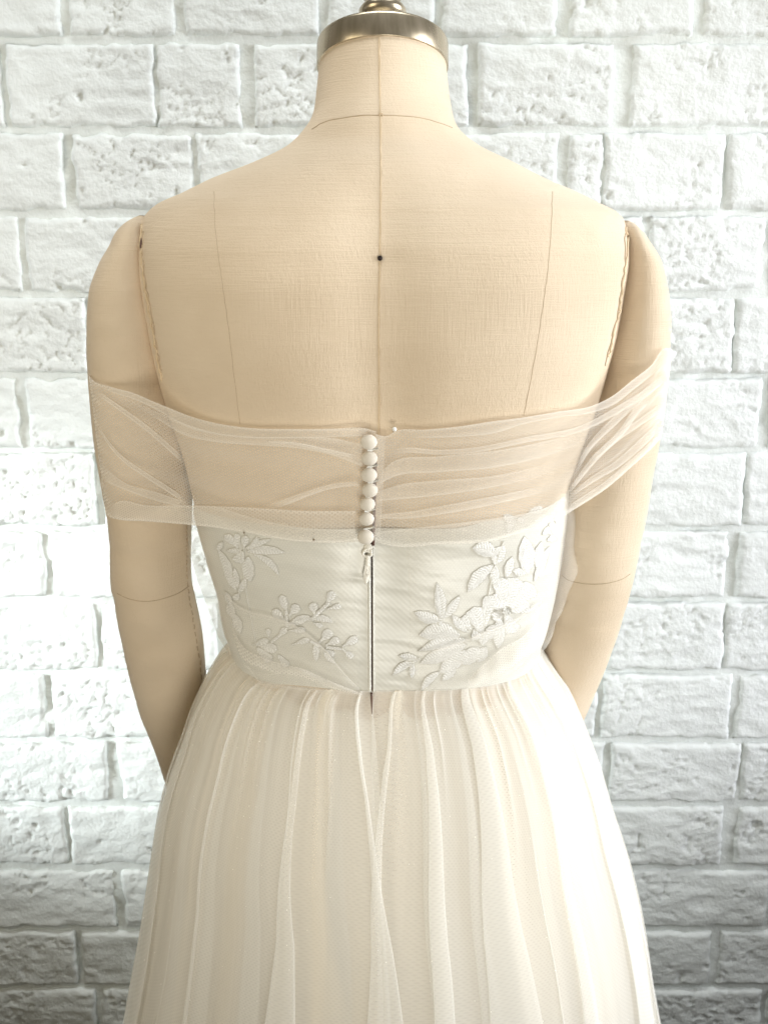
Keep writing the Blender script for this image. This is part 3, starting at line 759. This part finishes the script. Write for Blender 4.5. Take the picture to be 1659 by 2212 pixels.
# right folds
fold([(856, 933), (922, 928), (986, 922), (1066, 910), (1122, 903), (1207, 889), (1277, 877), (1320, 857), (1362, 824), (1405, 790), (1440, 753)],
     [(856, 945), (922, 946), (986, 944), (1066, 936), (1136, 915), (1207, 902), (1277, 892), (1325, 874), (1370, 840), (1412, 806), (1446, 775)], swag_r)
fold([(826, 995), (842, 975), (862, 969), (948, 972), (1023, 967), (1136, 944), (1249, 921), (1348, 868), (1440, 810)],
     [(830, 1000), (850, 983), (870, 979), (948, 982), (1023, 978), (1136, 956), (1249, 934), (1348, 886), (1440, 830)], swag_r)
fold([(815, 1030), (845, 1000), (948, 986), (1066, 974), (1160, 957), (1240, 935), (1300, 905)], [(815, 1048), (850, 1030), (948, 1020), (1066, 1010), (1160, 990), (1235, 965), (1300, 930)], swag_r, .0055, fade=(.03, .35))
fold([(815, 1062), (870, 1046), (948, 1038), (1066, 1028), (1160, 1008), (1228, 990)], [(815, 1082), (870, 1078), (948, 1070), (1066, 1052), (1160, 1030), (1222, 1010)], swag_r, .0055, fade=(.03, .4))
fold([(815, 1112), (880, 1106), (960, 1092), (1066, 1072), (1150, 1054), (1215, 1036)], [(815, 1120), (880, 1120), (960, 1110), (1066, 1090), (1150, 1070), (1210, 1054)], swag_r, .006, fade=(.03, .3))
fold([(806, 1150), (871, 1143), (973, 1132), (1066, 1120), (1120, 1112), (1191, 1092), (1222, 1068)], [(806, 1167), (858, 1180), (948, 1175), (1066, 1167), (1130, 1148), (1212, 1115), (1235, 1095)], swag_r, .0065, fade=(.0, .1))
fold([(1219, 1070), (1277, 990), (1330, 940), (1380, 905), (1440, 862)], [(1224, 1074), (1286, 998), (1338, 950), (1388, 916), (1446, 876)], swag_r)
fold([(1238, 1020), (1270, 960), (1320, 905), (1380, 850), (1440, 800)], [(1243, 1024), (1278, 968), (1330, 918), (1390, 862), (1448, 815)], swag_r)
fold([(1222, 1074), (1277, 1030), (1330, 995), (1380, 950), (1432, 900)], [(1226, 1078), (1284, 1040), (1338, 1008), (1388, 966), (1438, 915)], swag_r)
fold([(1215, 1100), (1249, 1078), (1306, 1040), (1362, 992), (1405, 955), (1430, 930)], [(1213, 1116), (1249, 1094), (1306, 1057), (1362, 1009), (1405, 969), (1428, 944)], swag_r)
fold([(1262, 1000), (1300, 965), (1340, 925), (1370, 880), (1400, 850)], [(1272, 1004), (1310, 972), (1350, 934), (1382, 890), (1412, 862)], swag_r, .007)
# placket behind the buttons, loops and buttons
sheet("button_placket", [(812, 938), (832, 944)], [(802, 1166), (822, 1164)], M_FOLD, dress, 8, 40, .0065, None, (0, 0))
btn = [(797, 955), (798, 990), (797, 1026), (799, 1059), (794, 1089), (792, 1121), (790, 1160)]
for k, (u, v) in enumerate(btn):
    p = on_taut(np.array([u]), np.array([v]), np.array([.008]))[0]
    rad = (.0061, .0060, .0061, .0060, .0058, .0058, .0064)[k]
    mk("button", *spheregeo(p, rad, rad * .60, rad * .92, 28, 16), M_BTN, dress)
    if k > 0:
        q = on_taut(np.array([u - 4, u + 8, u + 19]), np.array([v - 16., v - 19, v - 22]), np.array([.006] * 3))
        mk("button_loop", *tubegeo(q, .0009, 6), M_SATIN, dress)
q = on_taut(np.linspace(808, 813, 12)[::-1] - 2, np.linspace(1000, 1178, 12), np.full(12, .0048))
mk("zip_tape", *tubegeo(q, .0012, 6), M_BROWN, dress)
# zip pull: slider body, ring and engraved tab
def pull_pt(x, y, lift=0.0):     # zoom pixels of the pull -> bodice surface
    u = 750.2 + x * 0.05396; v = 1159.4 + y * 0.05396
    p = cast(BB, u, v, .0)
    if p is None: p = cast(BB, u - 3, v, .0)
    return p + np.array([0, -lift, 0])
base = pull_pt(790, 560)
def pl(x, y, lift): # flat facing plate in front of the slider
    k = 0.05396 * (2 * HV / 2212) * 0.80
    return np.array([base[0] + (x - 790) * k, base[1] - lift + (y - 560) * k * 0.02, base[2] - (y - 560) * k * 1.0])
ringpx = [(790, 420), (700, 520), (640, 610), (640, 690), (690, 745), (770, 770), (870, 775), (940, 735), (975, 670), (960, 580), (965, 470)]
mk("zip_slider", *joingeo([tubegeo(np.array([pl(x, y, .0022) for x, y in poly(ringpx, 40)]), .00105, 8),
                           tubegeo(np.array([pl(x, y, .0022) for x, y in poly([(660, 600), (740, 555), (840, 560), (930, 600)], 16)]), .0009, 8),
                           spheregeo(pl(840, 420, .001), .0035, .0018, .004, 16, 10)]), M_PULL, dress)
outl_l = [(735, 700), (755, 800), (740, 900), (715, 1060), (690, 1250), (655, 1420), (640, 1560), (645, 1700), (680, 1820), (725, 1890)]
outl_r = [(920, 705), (925, 800), (905, 900), (915, 1060), (925, 1250), (935, 1420), (930, 1560), (905, 1690), (850, 1800), (780, 1890)]
nA, nBt = 30, 9
L_, R_ = poly(outl_l, nA), poly(outl_r, nA)
tv = []
for i in range(nA):
    for j in range(nBt):
        w = j / (nBt - 1); x, y = L_[i] * (1 - w) + R_[i] * w
        rec = -.0004 if (1150 < y < 1540 and 0.2 < w < 0.8) else 0
        tv.append(pl(x, y, .0034 + .0008 * math.sin(math.pi * w) ** .5 + rec))
front = np.array(tv); backp = front + np.array([0, .0016, 0])
rim = [i * nBt for i in range(nA)] + [(nA - 1) * nBt + j for j in range(1, nBt)] + [i * nBt + nBt - 1 for i in range(nA - 2, -1, -1)] + [j for j in range(nBt - 2, 0, -1)]
ff = gfaces(nA, nBt).tolist()
nf = len(front); fb = [[i + nf for i in q][::-1] for q in ff]
side = [[rim[k], rim[(k + 1) % len(rim)], rim[(k + 1) % len(rim)] + nf, rim[k] + nf] for k in range(len(rim))]
tab = mk("zip_pull", np.concatenate([front, backp]), ff + fb + side, M_PULL, dress)
zig = [[(750, 1210), (800, 1300), (770, 1330)], [(800, 1340), (770, 1400), (820, 1420)], [(770, 1450), (820, 1490), (775, 1520)]]
mk("engraving", *joingeo([tubegeo(np.array([pl(x, y, .0041) for x, y in poly(zz, 8)]), .00025, 5) for zz in zig]), M_PULL, tab)

# raised princess seams of the bodice
for pts in ([(516, 1152), (527, 1240), (540, 1320), (554, 1390)], [(1086, 1168), (1066, 1230), (1052, 1300), (1040, 1392)]):
    seam("bodice_seam", BB, pts, .0009, M_SATIN, dress, 40, .0002, .8)
# veil of tulle lying loosely over the bodice
VV = []
NVv = 60
for j in range(NVv):
    f = j / (NVv - 1); z = z_top + .006 + (z_seam_side - z_top - .004) * f
    cx, a, b, cy, n, _ = torso.at(z)
    t = np.linspace(0, 2 * np.pi, 260, endpoint=False)
    bul = np.sin(math.pi * min(1, f * 1.02)) ** 0.8
    side = np.abs(np.cos(t)) ** 3
    off = .0065 - .0042 * f ** 5 + bul * side * np.where(np.cos(t) < 0, .0085, .0060) + .0016 * fbm(np.cos(t) * 5 + 3, f * 9 + 0 * t, 6, 3) * (0.4 + side)
    off = off + np.where(np.cos(t) > 0, 1, 0) * side * .006 * math.exp(-((f - .42) / .10) ** 2)
    P = ringpts(cx, a, b, cy, n, 0, z, t, 0); P0 = ringpts(cx, a + off, b + off, cy, n, 0, z, t, 0)
    P0[:, 2] += seam_drop(P0) * f
    # open at the zip
    VV.append(back_shape(P0))
VV = np.array(VV)
i_back = int(260 * .75)
keep = [k % 260 for k in range(i_back + 3, i_back + 260 - 3)]
VV = VV[:, keep]
uv = np.stack(np.meshgrid(np.arange(NVv) * .0022, np.arange(len(keep)) * .0029, indexing='ij'), -1)
mk("bodice_veil", VV, gfaces(NVv, len(keep)), M_VEIL, dress, uv=uv, edge=np.zeros(VV.shape[:2]))
def veil(top, bot, nu=60, nv=16, off=.006, edges=(1, 0), mat=None, rel=.002):
    T, B = poly(top, nu), poly(bot, nu); P = np.zeros((nu, nv, 3)); last = -.05
    for i in range(nu):
        for j in range(nv):
            w = j / (nv - 1); u, v = T[i] * (1 - w) + B[i] * w
            p = cast(BB, u, v, 0.0)
            if p is None:
                p = cast(BSL, u, v, .0)
            y = p[1] if p is not None else last
            last = y
            o = off + rel * math.sin(math.pi * w) * (0.6 + 0.4 * math.sin(i * .4))
            P[i, j] = np.array(F(u, v, y - o))
    w = np.broadcast_to(np.linspace(0, 1, nv)[None], (nu, nv))
    ed = edges[0] * np.exp(-(w / .06) ** 2) + edges[1] * np.exp(-((1 - w) / .06) ** 2)
    span = np.linalg.norm(P[nu // 2, -1] - P[nu // 2, 0]); ln = np.linalg.norm(np.diff(P[:, nv // 2], axis=0), axis=1).sum()
    uv = np.stack(np.meshgrid(np.linspace(0, ln, nu), np.linspace(0, span, nv), indexing='ij'), -1)
    return mk("veil_fold", P, gfaces(nu, nv), mat or M_TULLE, dress, uv=uv, edge=ed)
veil([(486, 1278), (505, 1300), (540, 1320), (582, 1330), (640, 1352), (700, 1400), (745, 1455), (786, 1498)],
     [(512, 1390), (535, 1440), (565, 1478), (600, 1486), (650, 1491), (700, 1495), (745, 1499), (786, 1502)], off=.005, mat=M_VEIL)
veil([(500, 1350), (527, 1398), (580, 1425), (656, 1446), (720, 1474), (782, 1499)], [(505, 1375), (522, 1420), (572, 1446), (650, 1462), (716, 1486), (780, 1503)], off=.007)
veil([(525, 1432), (565, 1455), (620, 1452), (670, 1448)], [(540, 1452), (570, 1484), (620, 1488), (690, 1490)], off=.006, mat=M_VEIL)
veil([(1168, 1296), (1120, 1335), (1060, 1360), (1000, 1385), (940, 1405), (903, 1412)], [(1158, 1385), (1130, 1435), (1065, 1473), (1007, 1486), (940, 1488), (908, 1490)], off=.006, mat=M_VEIL)
veil([(1160, 1345), (1125, 1378), (1085, 1400), (1050, 1430), (1010, 1470)], [(1156, 1388), (1130, 1420), (1090, 1450), (1060, 1465), (1015, 1486)], off=.008)

# ------------------------------------------------------------------ lace
def zl(x, y): return 409 + x * .2467, 1108 + y * .2467      # left bodice zoom
def zr(x, y): return 767 + x * .2827, 1065.6 + y * .2827    # right bodice zoom
def leaf(parent, conv, base, tip, width, kind="leaf", bend=0.0, lift=.0004, hi=.0008, nm=None):
    sc = .2467 if conv is zl else .2827
    b, t = np.array(conv(*base)), np.array(conv(*tip)); d = t - b; L = np.hypot(*d); n = np.array([-d[1], d[0]]) / L
    nu, nv = 11, 7; P = np.zeros((nu, nv, 3)); uv = np.zeros((nu, nv, 2)); ok = True
    for i in range(nu):
        s = i / (nu - 1)
        if kind == "leaf": wd = math.sin(math.pi * min(1, s * .97 + .03)) ** .85
        elif kind == "lobe": wd = .22 + .78 * sstep(.15, .62, np.array(s)).item() if s < .75 else math.sqrt(max(0, 1 - ((s - .75) / .25) ** 2)) * 1.0
        elif kind == "petal": wd = (.25 + .75 * s ** .7) if s < .8 else math.sqrt(max(0, 1 - ((s - .8) / .2) ** 2)) * .95 + .05
        else: wd = 1.0
        for j in range(nv):
            w = j / (nv - 1) * 2 - 1
            jag = 1 + .07 * math.sin(s * 40 + w)
            px = b + d * s + n * (bend * L * math.sin(math.pi * s) + w * wd * width * sc * .5 * jag)
            dome = (1 - w * w) * .75 + .25 - .55 * math.exp(-(w / .22) ** 2) * (kind != "stem")
            p = cast(BB, px[0], px[1], lift + hi * dome * (wd > .05))
            if p is None: ok = False; p = P[i, j - 1] if j else (P[i - 1, j] if i else np.zeros(3))
            P[i, j] = p; uv[i, j] = (s * L * .0004 - abs(w) * wd * width * sc * .0003 + b[0] * .013, w * wd * width * sc * .0002 + b[1] * .017)
    if not ok and (np.abs(P).sum(-1) == 0).any(): return None
    rim = np.concatenate([P[:, 0], P[-1, 1:], P[::-1, -1], P[0, ::-1]])
    keepm = np.r_[True, np.linalg.norm(np.diff(rim, axis=0), axis=1) > 2e-5]
    tv_, tf_ = tubegeo(rim[keepm], .00030, 5, False)
    V, f = joingeo([(P.reshape(-1, 3), gfaces(nu, nv)), (tv_, tf_)])
    uvv = np.concatenate([uv.reshape(-1, 2), np.stack([np.arange(len(tv_)) * .00002, np.zeros(len(tv_))], 1)])
    return mk(nm or ("petal" if kind in ("petal", "lobe") else "stem" if kind == "stem" else "leaf"), V, f, M_EMB, parent, uv=uvv, extra=(M_CORD, (nu - 1) * (nv - 1)))
def lace(name, lab, uvc):
    o = bpy.data.objects.new(name, None); COL.objects.link(o); o.parent = dress
    o.matrix_parent_inverse = dress.matrix_world.inverted()
    p = cast(BB, *uvc, 0); o.location = p; o.empty_display_size = .01; o['label'] = lab
    bpy.context.view_layer.update()
    return o
spr = lace("lace_applique", "left sprig of small embroidered buds beside the zip", zl(1000, 1000))
for b, t, w, k, bd in [((720, 1130), (870, 975), 28, "stem", .05), ((858, 1000), (850, 850), 30, "stem", 0), ((870, 975), (1075, 925), 34, "stem", -.08), ((1075, 930), (1225, 780), 34, "stem", 0),
    ((865, 890), (805, 715), 72, "lobe", 0), ((850, 940), (730, 850), 78, "lobe", 0), ((875, 900), (960, 805), 88, "lobe", 0), ((885, 970), (1060, 900), 80, "leaf", 0),
    ((1095, 900), (1085, 780), 80, "lobe", 0), ((1195, 800), (1270, 685), 80, "lobe", 0), ((1215, 835), (1330, 810), 52, "lobe", 0), ((1085, 925), (1260, 955), 62, "leaf", -.1), ((1085, 955), (1165, 995), 44, "lobe", 0),
    ((870, 1030), (1020, 1020), 56, "lobe", 0), ((780, 1075), (855, 1010), 62, "lobe", 0), ((705, 1090), (690, 1010), 48, "lobe", 0),
    ((900, 1152), (1060, 1105), 54, "lobe", 0), ((1060, 1120), (1150, 1170), 26, "stem", 0), ((1140, 1130), (1245, 1025), 88, "lobe", 0), ((1195, 1155), (1315, 1100), 70, "lobe", 0), ((1200, 1175), (1345, 1190), 28, "stem", 0),
    ((1340, 1165), (1475, 1090), 72, "lobe", 0), ((1345, 1195), (1435, 1265), 58, "lobe", 0), ((1190, 1190), (1265, 1250), 60, "lobe", 0), ((1110, 1130), (1112, 1300), 62, "leaf", 0), ((1180, 1220), (1275, 1320), 54, "leaf", 0),
    ((590, 1150), (775, 1195), 85, "lobe", 0), ((600, 1180), (720, 1300), 100, "petal", 0), ((780, 1240), (865, 1345), 80, "petal", 0), ((560, 1150), (700, 1110), 60, "lobe", 0)]:
    leaf(spr, zl, b, t, w, k, bd)
flw = lace("lace_applique", "left embroidered flower with long petals under the swag hem", zl(480, 330))
for b, t, w, k, bd in [((430, 310), (315, 190), 72, "lobe", .05), ((500, 305), (720, 225), 52, "leaf", 0), ((515, 335), (845, 345), 82, "leaf", -.05), ((570, 360), (795, 558), 60, "leaf", -.12),
    ((480, 320), (500, 195), 66, "lobe", 0), ((430, 325), (420, 175), 60, "lobe", 0), ((450, 340), (415, 430), 92, "petal", 0), ((520, 380), (540, 605), 112, "leaf", .05), ((470, 330), (450, 440), 80, "petal", 0),
    ((262, 320), (365, 650), 82, "leaf", -.08), ((310, 420), (420, 680), 70, "leaf", .04), ((400, 480), (430, 660), 56, "leaf", 0), ((355, 770), (400, 930), 78, "leaf", .05), ((400, 880), (455, 1055), 84, "leaf", 0), ((325, 690), (375, 810), 60, "leaf", 0), ((300, 250), (250, 330), 52, "leaf", 0), ((440, 700), (500, 560), 60, "leaf", .04), ((450, 690), (400, 760), 60, "lobe", 0), ((540, 330), (600, 200), 44, "leaf", 0), ((470, 340), (330, 330), 50, "leaf", .04), ((510, 320), (620, 215), 40, "leaf", 0)]:
    leaf(flw, zl, b, t, w, k, bd)
cl = lace("lace_applique", "right embroidered blossom and leaf cluster at the waist", zr(1130, 900))
for b, t, w, k, bd in [((1080, 470), (890, 415), 120, "leaf", .12), ((1050, 545), (855, 755), 100, "leaf", .06), ((1060, 540), (1140, 395), 110, "leaf", -.05), ((1070, 545), (1060, 715), 74, "leaf", 0),
    ((655, 970), (622, 680), 92, "leaf", .05), ((655, 970), (448, 905), 92, "leaf", -.05), ((668, 955), (798, 778), 72, "leaf", .04), ((655, 970), (640, 1000), 30, "stem", 0),
    ((800, 1085), (485, 1085), 150, "leaf", .10), ((760, 1110), (550, 1140), 60, "leaf", 0), ((850, 1060), (735, 925), 72, "leaf", 0), ((870, 1040), (830, 930), 80, "petal", 0), ((965, 1060), (900, 870), 150, "petal", 0), ((970, 1090), (885, 1080), 95, "petal", 0),
    ((985, 1010), (1050, 775), 120, "petal", -.05), ((1120, 890), (1020, 790), 120, "petal", 0), ((1130, 880), (1110, 640), 140, "petal", 0), ((1160, 860), (1230, 640), 150, "petal", 0),
    ((1180, 870), (1360, 700), 150, "petal", 0), ((1190, 900), (1330, 850), 115, "petal", 0), ((1150, 930), (1215, 1065), 130, "petal", 0), ((1130, 900), (1050, 960), 100, "petal", 0), ((1100, 950), (1090, 1190), 100, "leaf", 0), ((1000, 1050), (960, 1160), 80, "leaf", 0), ((1070, 1000), (1000, 1120), 90, "leaf", 0)]:
    leaf(cl, zr, b, t, w, k, bd)
for a in range(9):
    x, y = 1135 + 28 * math.cos(a * 2.4) * (a / 9 + .2), 900 + 28 * math.sin(a * 2.4) * (a / 9 + .2)
    p = cast(BB, *zr(x, y), .0026)
    mk("bead", *spheregeo(p, .0012, .0012, .0012, 10, 7), M_EMB, cl)
lo = lace("lace_applique", "right trailing embroidered leaves above the waist seam", zr(700, 1250))
for b, t, w, k, bd in [((860, 1115), (478, 1205), 88, "leaf", .05), ((850, 1150), (490, 1300), 120, "leaf", 0), ((480, 1262), (330, 1238), 62, "leaf", 0), ((455, 1285), (283, 1388), 62, "leaf", .08), ((442, 1295), (430, 1415), 50, "leaf", 0),
    ((490, 1260), (440, 1290), 22, "stem", 0), ((645, 1360), (500, 1505), 62, "leaf", .06), ((850, 1200), (640, 1375), 125, "leaf", 0), ((950, 1180), (800, 1310), 120, "leaf", 0), ((1000, 1170), (930, 1290), 90, "leaf", 0), ((770, 1330), (660, 1430), 70, "leaf", 0)]:
    leaf(lo, zr, b, t, w, k, bd)
up = lace("lace_applique", "right upper embroidered leaves and small blossoms at the side", zr(1350, 400))
for b, t, w, k, bd in [((1305, 615), (1290, 325), 130, "leaf", .04), ((1380, 560), (1420, 365), 78, "leaf", 0), ((1365, 665), (1480, 400), 62, "leaf", 0), ((1400, 640), (1460, 420), 50, "leaf", 0), ((1490, 310), (1440, 270), 80, "lobe", 0), ((1495, 300), (1520, 225), 80, "lobe", 0),
    ((1495, 310), (1500, 370), 72, "lobe", 0), ((1525, 230), (1545, 185), 50, "lobe", 0), ((1300, 165), (1425, 100), 80, "lobe", 0), ((1290, 170), (1250, 230), 60, "lobe", 0), ((1130, 165), (1225, 225), 70, "leaf", 0), ((1160, 300), (1200, 180), 60, "leaf", 0), ((1200, 590), (1300, 610), 60, "leaf", 0), ((1150, 640), (1200, 480), 70, "leaf", 0)]:
    leaf(up, zr, b, t, w, k, bd)

# ------------------------------------------------------------------ pins
def pin(label, u, v, rad, mat, bvh=None, off=.006):
    p = on_taut(np.array([float(u)]), np.array([float(v)]), np.array([off]))[0] if bvh is None else cast(bvh, u, v, off)
    t = thing("dressmaker_pin", label, "pin", tuple(p), "pins stuck in the form and gown")
    mk("pin_head", *spheregeo(p, rad, rad, rad, 16, 10), mat, t)
    mk("pin_shaft", *tubegeo(np.array([p, p + np.array([-.001, .008, -.004]), p + np.array([-.002, .016, -.008])]), .0003, 6), M_METAL, t)
    return t
pin("white pearl headed pin holding the swag edge right of the top button", 852, 927, .0017, M_PEARL, None, .0045)
pin("dark headed pin pushed into the centre back seam between the shoulder blades", 820.5, 558, .0019, M_DARK, BT, .0006)
pin("tiny dark bead pin in the swag hem midway between lace flower and buttons", 678, 1166, .0008, M_BEAD, None, .0085)
pin("tiny dark bead pin above the lace flower at left", 528, 1151, .0007, M_BEAD, None, .0085)
